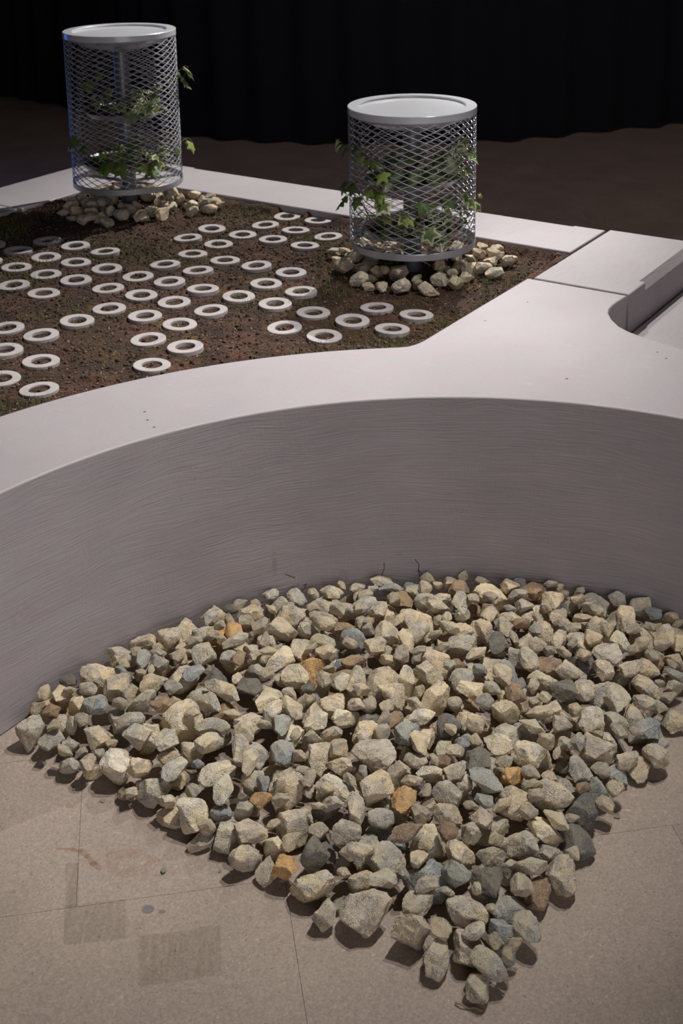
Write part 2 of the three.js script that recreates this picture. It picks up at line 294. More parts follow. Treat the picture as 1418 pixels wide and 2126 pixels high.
// atlas: v in [0,.29] wall (s/AT, y/AT); v in [.3,1] top ((u+1.45)/AT, .3+(v)/2.55)
const TV = 2.55;
const texA = dataTex(2048, 2048, (x, y, c) => {
  const m = fbm(x / 170, y / 170, 201, 4), w = fbm(x / 60, y / 30, 205, 3), f = n2(x / 2.5, y / 2.5, 207);
  let v = .935 + .07 * (m - .5) + .02 * (f - .5), warm = .03 * (w - .5);
  const ty = (y + .5) / 2048, s = (x + .5) / 2048 * AT;
  if (ty < .29) {
    const h = ty * AT, st = n2(x / 70, (y + 14 * n2(x / 90, y / 60, 215)) / 2.2, 217); v += .035 * (st - .5) + .05 * (fbm(x / 120, y / 40, 219, 3) - .5);
    for (const [a, b, ra, rb, k] of stains) { const q = ((s - a) / ra) ** 2 + ((h - b) / rb) ** 2; if (q < 1 && n2(x / 9, y / 9, 223) > .35 + .4 * q) { v *= k; warm += .022; } }
    for (const l of cracks) for (let i = 0; i < l.length - 1; i++) if (segd2(s, h, l[i], l[i + 1]) < .0009) { v = .34; }
    if (n2(x / 4, y / 4, 227) > .975 && n2(x / 60, y / 60, 229) > .55) v *= .8;
  } else {
    const u = s - 1.45, vv = (ty - .3) * TV;
    for (const [a, b] of pits) if (Math.hypot(u - a, vv - b) < .0026) v = .25;
    if (n2(x / 3, y / 3, 231) > .985) v *= .85;
    if (n2(x / 22, y / 3, 233) > .93 && n2(x / 150, y / 150, 235) > .5) v += .05;
  }
  c[0] = v + warm * .3; c[1] = v - .004 - warm * .4; c[2] = v - .006 - warm;
}, true, THREE.ClampToEdgeWrapping);
const texABump = dataTex(2048, 2048, (x, y, c) => {
  const ty = (y + .5) / 2048;
  if (ty < .295) {
    const wob = 30 * fbm(x / 160, y / 90, 241, 2), pa = smooth(.35, .7, fbm(x / 140, y / 100, 243, 2));
    let v = .34 * n2(x / 55, (y + wob) / 1.7, 245) + .22 * n2(x / 34, (y + wob * 1.3) / 3.2, 247) + .28 * fbm(x / 60, y / 34, 249, 3) + .16 * pa * n2(x / 3.2, y / 12, 251);
    g(c, v);
  } else g(c, .5 * fbm(x / 40, y / 40, 253, 3) + .16 * n2(x / 26, y / 1.8, 255) + .1);
}, false, THREE.ClampToEdgeWrapping);
const mPlasterA = std({ color: PLASTER, map: texA, bumpMap: texABump, bumpScale: .0007, roughness: .6 });
const GP = 'pale plaster planter blocks';
function moduleBlock(geo, mat, label) { return top('planter_block', geo, mat, label, 'planter', GP); }
{
  const geo = creased(plasterUV(extrude(outA, 0, RIM, .005), true), .6), uv = geo.attributes.uv, p = geo.attributes.position;
  for (let i = 0; i < uv.count; i += 3) {
    const a = V3().fromBufferAttribute(p, i), b = V3().fromBufferAttribute(p, i + 1), c = V3().fromBufferAttribute(p, i + 2), n = b.clone().sub(a).cross(c.clone().sub(a)).normalize();
    for (let k = i; k < i + 3; k++) if (Math.abs(n.y) > .75) uv.setXY(k, (uv.getX(k) + 1.45) / AT, .3 + uv.getY(k) / TV); else uv.setXY(k, clamp(Math.abs(uv.getX(k)) / AT, 0, 1), clamp(uv.getY(k) / AT, 0, .288));
  }
  moduleBlock(geo, mPlasterA, 'curved pale plaster block with a tall concave wall behind the stones');
}
const ev = new Evaluator(); ev.useGroups = false;
function cut(geo, cutters) { let a = new Brush(geo); a.updateMatrixWorld(); for (const c of cutters) { const b = new Brush(c); b.updateMatrixWorld(); a = ev.evaluate(a, b, SUBTRACTION); } const q = a.geometry.clone(); q.clearGroups(); return q; }
function wedge(u0, v0, u1, v1, ou, ov, inset, drop) { // chamfer cutter along the edge (u0,v0)-(u1,v1), outward (ou,ov)
  const pts = [], e = .02; const sec = [[-inset, .0], [0, -drop], [e, -drop], [e, e], [-inset, e]];
  for (const [u, v] of [[u0, v0], [u1, v1]]) for (const [o, y] of sec) { const [x, z] = P2(u + ou * o, v + ov * o); pts.push([x, RIM + y, z]); }
  const pos = [], tri = (a, b, c) => pos.push(...pts[a], ...pts[b], ...pts[c]);
  for (let i = 0; i < 5; i++) { const j = (i + 1) % 5; tri(i, 5 + i, j); tri(j, 5 + i, 5 + j); }
  for (let i = 1; i < 4; i++) { tri(0, i, i + 1); tri(5, 5 + i + 1, 5 + i); }
  const geo = new THREE.BufferGeometry(); geo.setAttribute('position', new THREE.Float32BufferAttribute(pos, 3));
  // outward orientation
  let vol = 0; const a = V3(), b = V3(), c = V3(), o0 = V3(...pts[0]); for (let i = 0; i < pos.length; i += 9) { a.fromArray(pos, i).sub(o0); b.fromArray(pos, i + 3).sub(o0); c.fromArray(pos, i + 6).sub(o0); vol += a.dot(b.cross(c)); }
  if (vol < 0) for (let i = 0; i < pos.length; i += 9) for (let k = 0; k < 3; k++) { const t = geo.attributes.position.array; [t[i + 3 + k], t[i + 6 + k]] = [t[i + 6 + k], t[i + 3 + k]]; }
  geo.computeVertexNormals(); geo.setAttribute('uv', new THREE.Float32BufferAttribute(new Float32Array(pos.length / 3 * 2), 2)); return geo;
}
const rect = (u0, u1, v0, v1) => [[u0, v0], [u1, v0], [u1, v1], [u0, v1]];
{
  let geo = cut(extrude(rect(-.756, -.474, 1.753, 2.315), 0, RIM, .006), [wedge(-.474, 1.872, -.474, 2.25, 1, 0, .018, .024)]);
  moduleBlock(creased(plasterUV(geo), .5), mPlaster, 'square pale plaster block at the planter corner with a chamfered side');
  geo = cut(extrude([[-.766, 2.03], [-.766, 2.302], [-2.888, 2.335], [-2.888, 1.551], [-2.588, 1.551], [-2.588, 2.055]], 0, RIM, .006), [wedge(-.868, 2.3036, -2.461, 2.3284, .0155, 1, .016, .03)]);
  moduleBlock(creased(plasterUV(geo), .5), mPlaster, 'long L shaped pale plaster block along the far edge of the soil');
  moduleBlock(creased(plasterUV(extrude(rect(-2.888, -2.603, .01, 1.547), 0, RIM, .006)), .5), mPlaster, 'straight pale plaster block left of the soil bed');
  moduleBlock(creased(plasterUV(extrude(rect(-2.888, -R1 - .004, -.295, .004), 0, RIM, .006)), .5), mPlaster, 'straight pale plaster block closing the front of the soil bed');
  const low = [[-.469, 1.75], [-.469, 2.6], [.75, 2.6], [.75, 1.30], [.006, 1.385], [-.06, 1.400], [-.13, 1.424], ...hook.map(([u, v], i) => [u + .005, v + (i < 6 ? .008 : 0)])];
  top('bench_block', creased(plasterUV(extrude(low, 0, .385, .004)), .5), mPlaster, 'low pale plaster slab beyond the corner block', 'bench');
}

// ------------------------------------------------------------------ soil bed
const canL = { x: -.7420, z: -4.3412, R: .1902, bot: .5867, top: 1.1000 }, canR = { x: .2065, z: -3.6054, R: .1851, bot: .5692, top: .9610 };
const RINGS = [[-3, 0], [-2, -1], [-2, 0], [-2, 1], [-1, -1], [-1, 0], [-1, 1], [0, -1], [0, 0], [0, 1], [0, 2], [1, -4], [1, -3], [1, 0], [1, 1], [1, 2], [2, -6], [2, -5], [2, -4], [2, -3], [2, -2], [2, -1], [2, 0], [2, 1], [2, 4], [3, -6], [3, -5], [3, -4], [3, -2], [3, -1], [3, 0], [3, 1], [3, 2], [3, 3], [3, 4], [3, 5], [4, -5], [4, -4], [4, -2], [4, 0], [4, 1], [4, 2], [4, 5], [4, 6], [5, -2], [5, -1], [5, 0], [5, 1], [5, 2], [5, 3], [5, 6], [6, -1], [6, 0], [6, 3], [6, 4], [7, 0], [7, 1], [8, -1], [8, 0], [8, 1], [9, -1], [9, 0]];
const ringXZ = RINGS.map(([a, b]) => [-.80987 + a * .10398 - b * .06938, -3.71335 + a * .06938 + b * .10398]);
function soilY(x, z) {
  let y = SOIL + .008 * (fbm(x * 9, z * 9, 301, 3) - .5) + .014 * (fbm(x * 34, z * 34, 307, 3) - .5);
  const [u, v] = toUV(x, z), e = Math.min(2.035 - v, u + 2.585, -.772 - u, Math.hypot(u, v) - R1);   // heaped against the blocks
  let near = 9; for (const [a, b] of ringXZ) near = Math.min(near, (x - a) ** 2 + (z - b) ** 2);
  near = Math.sqrt(near); y = Math.min(y, .4665 + .02 * smooth(.05, .09, near));   // pressed flat under and around each ring
  return e > .06 ? y : y + .024 * smooth(.05, .004, e) * smooth(.046, .075, near);
}
{
  const st = .0062, u0 = -2.604, u1 = -.765, v0 = .0, v1 = 2.06, nu = Math.round((u1 - u0) / st), nv = Math.round((v1 - v0) / st);
  const id = new Int32Array((nu + 1) * (nv + 1)).fill(-1), pos = [], uv = [], idx = [];
  const get = (i, j) => { const k = i * (nv + 1) + j; if (id[k] < 0) { const [x, z] = P2(u0 + (u1 - u0) * i / nu, v0 + (v1 - v0) * j / nv); id[k] = pos.length / 3; pos.push(x, soilY(x, z), z); uv.push(x / .7, z / .7); } return id[k]; };
  const ok = (u, v) => Math.hypot(u, v) > R1 - .008 && !(u > -2.585 && v > 2.063) ;
  for (let i = 0; i < nu; i++) for (let j = 0; j < nv; j++) {
    if (!ok(u0 + (u1 - u0) * (i + .5) / nu, v0 + (v1 - v0) * (j + .5) / nv)) continue;
    const a = get(i, j), b = get(i + 1, j), c = get(i + 1, j + 1), d = get(i, j + 1); idx.push(a, b, c, a, c, d);
  }
  const geo = new THREE.BufferGeometry(); geo.setAttribute('position', new THREE.Float32BufferAttribute(pos, 3)); geo.setAttribute('uv', new THREE.Float32BufferAttribute(uv, 2)); geo.setIndex(idx); geo.computeVertexNormals();
  if (geo.attributes.normal.getY(100) < 0) { for (let i = 0; i < idx.length; i += 3) [idx[i], idx[i + 1]] = [idx[i + 1], idx[i]]; geo.setIndex(idx); geo.computeVertexNormals(); }
  const m = top('soil_bed', geo, mSoil, 'dark brown garden soil filling the planter', 'soil', null, 'stuff');
}
const clearOfRings = (x, z, m) => ringXZ.every(([a, b]) => { const d = Math.hypot(x - a, z - b); return d > .0455 + m || d < .0245 - m; });
{
  const prof = [[.0248, -.03], [.0248, -.0012], [.026, 0], [.0442, 0], [.0454, -.0012], [.0454, -.03], [.0248, -.03]].map(q => new THREE.Vector2(...q));
  const geo = creased(new THREE.LatheGeometry(prof, 44), .5); uvPlan(geo, (x, y, z) => [x * 5 + y * 3, z * 5 + y * 3]);
  const r = rng(11);
  ringXZ.forEach(([x, z], i) => {
    const m = top('concrete_ring', geo, mRing, 'pale concrete ring set flat in the dark soil', 'ring', 'rings in the soil bed');
    m.position.set(x + (r() - .5) * .005, .4745 + (r() - .5) * .006, z + (r() - .5) * .005);
    m.rotation.set((r() - .5) * .09, r() * 6, (r() - .5) * .09, 'XZY');
  });
}

// ------------------------------------------------------------------ stones
function rock(seed, detail, planes, soft) {
  const r = rng(seed * 7919 + 13); let geo = new THREE.IcosahedronGeometry(1, detail); geo.deleteAttribute('uv'); geo.deleteAttribute('normal'); geo = mergeVertices(geo, 1e-5);
  const p = geo.attributes.position, v = V3(), pl = [];
  for (let i = 0; i < planes; i++) { const z = 1 - 2 * (i + r() * .8) / planes, a = i * 2.399 + r() * 1.4, q = Math.sqrt(Math.max(0, 1 - z * z)); pl.push([V3(q * Math.cos(a), z, q * Math.sin(a)), .52 + .32 * r()]); }
  const sx = 1, sy = .5 + .32 * r(), sz = .6 + .34 * r();
  for (let i = 0; i < p.count; i++) {
    v.fromBufferAttribute(p, i);
    let f = 1; for (const [n, d] of pl) f = Math.min(f, d / Math.max(1e-6, v.dot(n)));   // radial cut by the facets
    v.multiplyScalar(f * (1 - soft) + soft * .72);
    const l = 1 + .17 * (n3(v.x * 1.7 + 9, v.y * 1.7, v.z * 1.7, seed) - .5) + .10 * (n3(v.x * 5, v.y * 5 + 3, v.z * 5, seed + 1) - .5) + .055 * (n3(v.x * 11, v.y * 11, v.z * 11, seed + 2) - .5);
    v.multiplyScalar(l); p.setXYZ(i, v.x * sx, v.y * sy, v.z * sz);
  }
  geo.computeBoundingBox(); const b = geo.boundingBox, e = Math.max(b.max.x - b.min.x, b.max.z - b.min.z); const c = b.getCenter(V3()); geo.translate(-c.x, -c.y, -c.z); geo.scale(1 / e, 1 / e, 1 / e);
  const pts = geo.attributes.position.array.slice();
  const ng = creased(geo, soft > .3 ? .9 : .42), q = ng.attributes.position, uv = new Float32Array(q.count * 2), A = V3(), B = V3(), C = V3();
  for (let i = 0; i < q.count; i += 3) {
    A.fromBufferAttribute(q, i); B.fromBufferAttribute(q, i + 1); C.fromBufferAttribute(q, i + 2); const n = B.clone().sub(A).cross(C.clone().sub(A)); const ax = Math.abs(n.x), ay = Math.abs(n.y), az = Math.abs(n.z);
    [A, B, C].forEach((w, k) => { const [s, t] = ay >= ax && ay >= az ? [w.x, w.z] : ax >= az ? [w.z, w.y] : [w.x, w.y]; uv[2 * (i + k)] = s * .42 + seed * .37; uv[2 * (i + k) + 1] = t * .42 + seed * .61; });
  }
  ng.setAttribute('uv', new THREE.BufferAttribute(uv, 2)); return { geo: ng, pts };
}
const NV = 22, rocks = [], rocksLow = [];
for (let i = 0; i < NV; i++) { const round = i >= 18, pn = round ? 14 : 9 + (i % 5), sf = round ? .55 : .04; rocks.push(rock(i + 1, 10, pn, sf)); rocksLow.push(rock(i + 1, 5, pn, sf)); }
const KINDS = { // colour of the stone, label
  beige: [lin(.77, .645, .485), 'beige angular stone'], tan: [lin(.69, .59, .455), 'grey beige angular stone'], grey: [lin(.62, .56, .465), 'grey angular stone'], pale: [lin(.88, .775, .61), 'pale cream angular stone'],
  blue: [lin(.44, .445, .425), 'blue grey angular stone'], dark: [lin(.24, .225, .20), 'dark grey stone'], ochre: [lin(.74, .46, .22), 'rusty ochre rounded stone'], brown: [lin(.46, .33, .22), 'brown angular stone'] };
const stoneMat = {}; for (const k in KINDS) stoneMat[k] = std({ color: KINDS[k][0], map: texStone, bumpMap: texGrain, bumpScale: .004, roughness: .95 });
function pickKind(r) { const t = r(); return t < .27 ? 'beige' : t < .60 ? 'tan' : t < .82 ? 'grey' : t < .90 ? 'pale' : t < .945 ? 'blue' : t < .98 ? 'brown' : 'dark'; }
function pack(o) { // drop stones one by one on a height field
  const { x0, z0, w, d, cell, ground, allowed, limit, blocked, r } = o, nx = Math.ceil(w / cell), nz = Math.ceil(d / cell);
  const H = new Float32Array(nx * nz), own = new Int32Array(nx * nz).fill(-1), out = [];
  for (let j = 0; j < nz; j++) for (let i = 0; i < nx; i++) { const x = x0 + (i + .5) * cell, z = z0 + (j + .5) * cell; H[j * nx + i] = blocked(x, z) ? 9 : ground(x, z); }
  const v = V3(), q = new THREE.Quaternion(), e = new THREE.Euler();
  let fail = 0, k = 0;
  while (fail < o.patience && out.length < o.max) {
    const spot = o.spots && k < o.spots.length ? o.spots[k] : null; k++;
    const vi = r() < .9 ? Math.floor(r() * 18) : 18 + Math.floor(r() * 4), s = spot && spot[2] ? spot[2] : o.size(r, out.length);
    const lean = r() < .25 ? 1.4 : .55; e.set((r() - .5) * 2 * lean, r() * 6.283, (r() - .5) * 2 * lean); q.setFromEuler(e);
    const P = rocks[vi].pts, cells = new Map();
    for (let i = 0; i < P.length; i += 3) {
      v.set(P[i], P[i + 1], P[i + 2]).multiplyScalar(s).applyQuaternion(q); const a = Math.round(v.x / cell), b = Math.round(v.z / cell), key = a * 1000 + b, c = cells.get(key);
      if (c) { if (v.y < c[2]) c[2] = v.y; if (v.y > c[3]) c[3] = v.y; } else cells.set(key, [a, b, v.y, v.y]);
    }
    const C = [...cells.values()]; let tmax = -9; for (const c of C) tmax = Math.max(tmax, c[3]);
    let best = null;
    for (let t = 0; t < (spot ? 14 : o.tries); t++) {
      const x = spot ? spot[0] + (t ? (r() - .5) * .02 : 0) : x0 + r() * w, z = spot ? spot[1] + (t ? (r() - .5) * .02 : 0) : z0 + r() * d; if (!spot && !allowed(x, z)) continue;
      const ci = Math.floor((x - x0) / cell), cj = Math.floor((z - z0) / cell); let y = -9, bad = false;
      for (const c of C) { const i = ci + c[0], j = cj + c[1]; if (i < 0 || j < 0 || i >= nx || j >= nz) { bad = true; break; } const hh = H[j * nx + i] - c[2]; if (hh > y) y = hh; if (y > 5) { bad = true; break; } }
      if (bad) continue; y -= .0012;
      const sc = y + tmax - limit(x, z); if (sc > (spot ? .02 : .012) || (spot && y - C.reduce((a, c) => Math.max(a, -c[2]), 0) > .012)) continue;
      if (!best || sc < best.sc) best = { x: x0 + (ci + .5) * cell, z: z0 + (cj + .5) * cell, y, sc, ci, cj };
    }
    if (!best) { if (spot) { if (s > .03) { o.spots.push([spot[0], spot[1], s * .86]); } } else fail++; continue; } fail = 0;
    const n = out.length; out.push({ x: best.x, y: best.y, z: best.z, q: q.clone(), s, vi, vis: 0, top: best.y + tmax });
    for (const c of C) { const at = (best.cj + c[1]) * nx + best.ci + c[0]; if (best.y + c[3] > H[at]) { H[at] = best.y + c[3]; own[at] = n; } }
  }
  for (let pass = 0; pass < (o.gapFill || 0); pass++) {   // small stones wherever the ground still shows
    const a0 = Math.floor(r() * own.length); if (own[a0] >= 0 || H[a0] > 1) continue;
    const gi = a0 % nx, gj = (a0 - gi) / nx, x = x0 + (gi + .5) * cell, z = z0 + (gj + .5) * cell; if (!allowed(x, z)) continue;
    const vi = Math.floor(r() * 18), s = .026 + .024 * r(); e.set((r() - .5) * 1.2, r() * 6.283, (r() - .5) * 1.2); q.setFromEuler(e);
    const P = rocks[vi].pts, cells = new Map();
    for (let i = 0; i < P.length; i += 3) { v.set(P[i], P[i + 1], P[i + 2]).multiplyScalar(s).applyQuaternion(q); const a = Math.round(v.x / cell), b = Math.round(v.z / cell), key = a * 1000 + b, c = cells.get(key); if (c) { if (v.y < c[2]) c[2] = v.y; if (v.y > c[3]) c[3] = v.y; } else cells.set(key, [a, b, v.y, v.y]); }
    let y = -9, tmax = -9; for (const c of cells.values()) { const i = gi + c[0], j = gj + c[1]; y = Math.max(y, i < 0 || j < 0 || i >= nx || j >= nz ? 9 : H[j * nx + i] - c[2]); tmax = Math.max(tmax, c[3]); }
    y -= .0012; if (y + tmax - limit(x, z) > .006) continue;
    const n = out.length; out.push({ x, y, z, q: q.clone(), s, vi, vis: 0, top: y + tmax });
    for (const c of cells.values()) { const at = (gj + c[1]) * nx + gi + c[0]; if (y + c[3] > H[at]) { H[at] = y + c[3]; own[at] = n; } }
  }
  for (let a = 0; a < own.length; a++) if (own[a] >= 0) out[own[a]].vis++;
  out.H = H; out.nx = nx; return out;
}
const sizeMix = r => { const t = r(); return t < .07 ? .032 + .01 * r() : t < .74 ? .052 + .02 * r() : .07 + .024 * r(); };
function addStone(name, st, kind, label, group) {
  const m = mesh(numbered(name), rocks[st.vi].geo, stoneMat[kind], scene); m.position.set(st.x, st.y, st.z); m.quaternion.copy(st.q); m.scale.setScalar(st.s); return tag(m, label, 'stone', group);
}
// the quadrant of stones in the hollow of the curved block
{
  const r = rng(4242);
  const edge = (x, z) => { const [u, v] = toUV(x, z); return [-u, v, R0 - Math.hypot(u, v)]; };
  const edgeStones = [[72, 1518, .036], [112, 1520, .044], [140, 1555, .05], [190, 1595, .042], [238, 1602, .052], [270, 1635, .046], [315, 1655, .05], [350, 1690, .05], [396, 1700, .056], [422, 1738, .062], [472, 1750, .052], [500, 1782, .05], [545, 1800, .04], [578, 1808, .05], [635, 1848, .058], [680, 1862, .046], [678, 1897, .038], [748, 1905, .06], [795, 1935, .058], [850, 1955, .058], [905, 1990, .066], [965, 1985, .05], [992, 2055, .046], [1020, 2000, .048], [1015, 2040, .022], [1055, 1975, .056], [1070, 1900, .056], [1120, 1865, .044], [1170, 1833, .05], [1200, 1760, .05], [1145, 1790, .046], [1215, 1695, .052], [1245, 1660, .05], [1290, 1612, .052], [1310, 1600, .046], [1352, 1585, .044], [1330, 1570, .046], [1370, 1545, .04], [1405, 1500, .046]]
    .map(([u, v, s]) => { const p = onLevel(u, v, .02); return [p.x, p.z, s * 1.28]; });
  const stones = pack({
    x0: -.82, z0: -2.72, w: 1.72, d: 1.36, cell: .003, r, ground: () => 0, tries: 10, patience: 170, gapFill: 30000, max: 2400, spots: edgeStones,
    blocked: (x, z) => { const [u, v] = toUV(x, z); return Math.hypot(u, v) > R0 - .002 && v > -.02; },
    allowed: (x, z) => { const [a, b, c] = edge(x, z); return a > -.016 && b > .014 && c > .012 && !(c < .07 && b < .07); },
    limit: (x, z) => { const [a, b, c] = edge(x, z), e = Math.min(a + .03, b); return .048 + .03 * smooth(.0, .16, e) + .012 * smooth(.05, .5, e) - .014 * smooth(.16, .0, c); },
    size: sizeMix });
  const ranks = stones.map((s, i) => { const [, , dep] = project(V3(s.x, s.y, s.z)); return [s.vis / (dep * dep), i]; }).sort((a, b) => b[0] - a[0]);
  const single = new Set(ranks.slice(0, 300).map(q => q[1]));
  const kinds = stones.map(s => { let k = pickKind(r); if (s.vi >= 18 && k === 'beige') k = 'tan'; return k; });
  const pin = [['ochre', 650, 1393], ['ochre', 470, 1320], ['ochre', 845, 1660], ['ochre', 1080, 1600], ['ochre', 580, 1805], ['ochre', 545, 1685], ['ochre', 487, 1297], ['brown', 122, 1480], ['blue', 1345, 1520], ['blue', 1020, 1668], ['blue', 1290, 1612], ['blue', 1072, 1915], ['blue', 915, 1815], ['dark', 630, 1797], ['dark', 1220, 1690], ['blue', 1050, 1975], ['ochre', 1070, 1515], ['brown', 272, 1637], ['brown', 955, 1455]];
  for (const [k, u, v] of pin) { let b = null, bd = 1e9; for (const [vis, i] of ranks) { if (!vis) continue; const s = stones[i], [a, c, dep] = project(V3(s.x, s.y, s.z)); const d2 = Math.hypot(a - u, c - v) - s.vis * .02 - (s.s > .03 ? 0 : -40); if (d2 < bd) { bd = d2; b = i; } } kinds[b] = k; single.add(b); }
  const rest = [], m4 = new THREE.Matrix4();
  stones.forEach((s, i) => {
    const k = kinds[i], [base, lab] = KINDS[k];
    if (single.has(i)) addStone('quarry_stone', s, k, `${lab} in the quadrant pile on the floor`, `${k} stones of the quadrant pile`);
    else { const gg = rocksLow[s.vi].geo.clone().applyMatrix4(m4.compose(V3(s.x, s.y, s.z), s.q, V3(s.s, s.s, s.s))); const n = gg.attributes.position.count, c = new Float32Array(n * 3); for (let j = 0; j < n; j++) { c[3 * j] = base.r; c[3 * j + 1] = base.g; c[3 * j + 2] = base.b; } gg.setAttribute('color', new THREE.BufferAttribute(c, 3)); rest.push(gg); }
  });
  console.log('pile stones', stones.length, 'visible', stones.filter(s => s.vis > 20).length, 'rest', rest.length);
  top('stone_fill', mergeGeometries(rest), std({ vertexColors: true, map: texStone, bumpMap: texGrain, bumpScale: .004, roughness: .95 }), 'smaller half hidden stones filling the quadrant pile', 'stones', null, 'stuff');
}
// rings of stones around the posts of the two cages
for (const [can, seed, spread, where, off] of [[canL, 77, .29, 'tall cage planter', [.02, 0]], [canR, 78, .295, 'short cage planter', [.015, .01]]]) {
  const r = rng(seed), cx = can.x + off[0], cz = can.z + off[1];
  const rad = (x, z) => { const a = Math.atan2(z - cz, x - cx); return Math.hypot(x - cx, z - cz) / (spread * (.88 + .12 * Math.cos(a * 2) + .1 * Math.sin(a * 3 + seed))); };
  const st = pack({
    x0: cx - .36, z0: cz - .36, w: .72, d: .72, cell: .003, r, ground: soilY, tries: 8, patience: 60, max: 64,
    blocked: (x, z) => { const [u, v] = toUV(x, z); return Math.hypot(x - can.x, z - can.z) < .038 || v > 2.03 || u < -2.585 || u > -.775; },
    allowed: (x, z) => rad(x, z) < .95 && rad(x, z) > .4 && clearOfRings(x, z, .02), limit: (x, z) => SOIL + .036 + .012 * smooth(1, .6, rad(x, z)), size: r2 => .042 + .026 * r2() });
  for (const s of st) { const k = r() < .5 ? 'pale' : r() < .6 ? 'beige' : 'tan'; addStone('rubble_stone', s, k, `${KINDS[k][1]} on the soil around the post of the ${where}`, `stones around the ${where}`); }
}

// ------------------------------------------------------------------ soil litter
function blocked(x, z, m = .004) { const [u, v] = toUV(x, z); return u < -2.58 || u > -.785 || v > 2.02 || v < .02 || Math.hypot(u, v) < R1 + .012 || !clearOfRings(x, z, m); }
function scatter(n, r, fn, keep) { let k = 0, t = 0; while (k < n && t++ < n * 8) { const [x, z] = P2(-2.58 + 1.8 * r(), .3 + 1.72 * r()); if (blocked(x, z) || (keep && !keep(x, z))) continue; fn(x, soilY(x, z), z); k++; } }
{
  const r = rng(501), d = new THREE.Object3D();
  // crumbs
  const ico = new THREE.IcosahedronGeometry(1, 1); { const p = ico.attributes.position; for (let i = 0; i < p.count; i++) { const k = .75 + .5 * n3(p.getX(i) * 2 + 5, p.getY(i) * 2, p.getZ(i) * 2, 9); p.setXYZ(i, p.getX(i) * k, p.getY(i) * k * .7, p.getZ(i) * k); } ico.computeVertexNormals(); }
  const NC = 15000, im = new THREE.InstancedMesh(ico, mCrumb.clone(), NC); let i = 0; im.material.color.set(0xffffff);
  const cc = new THREE.Color();
  scatter(NC, r, (x, y, z) => { const s = .0016 + .0042 * r() ** 3; d.position.set(x, y + s * .3, z); d.rotation.set(r() * 6, r() * 6, r() * 6); d.scale.setScalar(s); d.updateMatrix(); im.setMatrixAt(i, d.matrix); const t = .6 + .8 * r(); im.setColorAt(i++, cc.setRGB(.082 * t, .05 * t, .035 * t)); });
  im.count = i; im.name = 'soil_crumbs'; im.castShadow = im.receiveShadow = true; scene.add(im); tag(im, 'loose dark crumbs on the soil of the planter', 'soil', null, 'stuff');
  // straw flecks
  const geos = []; const m4 = new THREE.Matrix4();
  scatter(3000, r, (x, y, z) => { const l = .003 + .006 * r(), w = .001 + .0014 * r(); d.position.set(x, y + .0022, z); d.rotation.set((r() - .5) * .8, r() * 6, (r() - .5) * .8); d.scale.set(l, .0007, w); d.updateMatrix(); const b = new THREE.BoxGeometry(1, 1, 1).applyMatrix4(d.matrix); const t = .35 + .9 * r(), c = new Float32Array(72); for (let k = 0; k < 24; k++) { c[3 * k] = .36 * t; c[3 * k + 1] = .24 * t; c[3 * k + 2] = .13 * t; } b.setAttribute('color', new THREE.BufferAttribute(c, 3)); geos.push(b); });
  top('straw_flecks', mergeGeometries(geos), std({ vertexColors: true, roughness: .9 }), 'tan straw flecks strewn over the dark soil', 'straw', null, 'stuff');
  // grass in patches
  const blades = [];
  const patch = (x, z) => fbm(x * 4.2 + 7, z * 4.2, 601, 2);
  scatter(6500, r, (x, y, z) => {
    const h = .008 + .016 * r(), w = .0007, a = r() * 6.28, lx = Math.cos(a) * h * .5 * r(), lz = Math.sin(a) * h * .5 * r(), ca = Math.cos(a + 1.57) * w, sa = Math.sin(a + 1.57) * w, t = .6 + .7 * r();
    const gg = new THREE.BufferGeometry(); const A = [x - ca, y - .002, z - sa], B = [x + ca, y - .002, z + sa], C = [x + ca * .7 + lx * .35, y + h * .55, z + sa * .7 + lz * .35], D = [x - ca * .7 + lx * .35, y + h * .55, z - sa * .7 + lz * .35], T = [x + lx, y + h, z + lz];
    gg.setAttribute('position', new THREE.Float32BufferAttribute([...A, ...B, ...C, ...A, ...C, ...D, ...D, ...C, ...T], 3)); gg.computeVertexNormals();
    const c = []; for (let k = 0; k < 9; k++) c.push(.14 * t, .20 * t, .04 * t); gg.setAttribute('color', new THREE.Float32BufferAttribute(c, 3)); blades.push(gg);
  }, (x, z) => patch(x, z) > .52 + .1 * r());
  top('sparse_grass', mergeGeometries(blades), std({ vertexColors: true, roughness: .8, side: THREE.DoubleSide }), 'thin young grass sprouting in patches between the rings', 'grass', null, 'stuff');
}

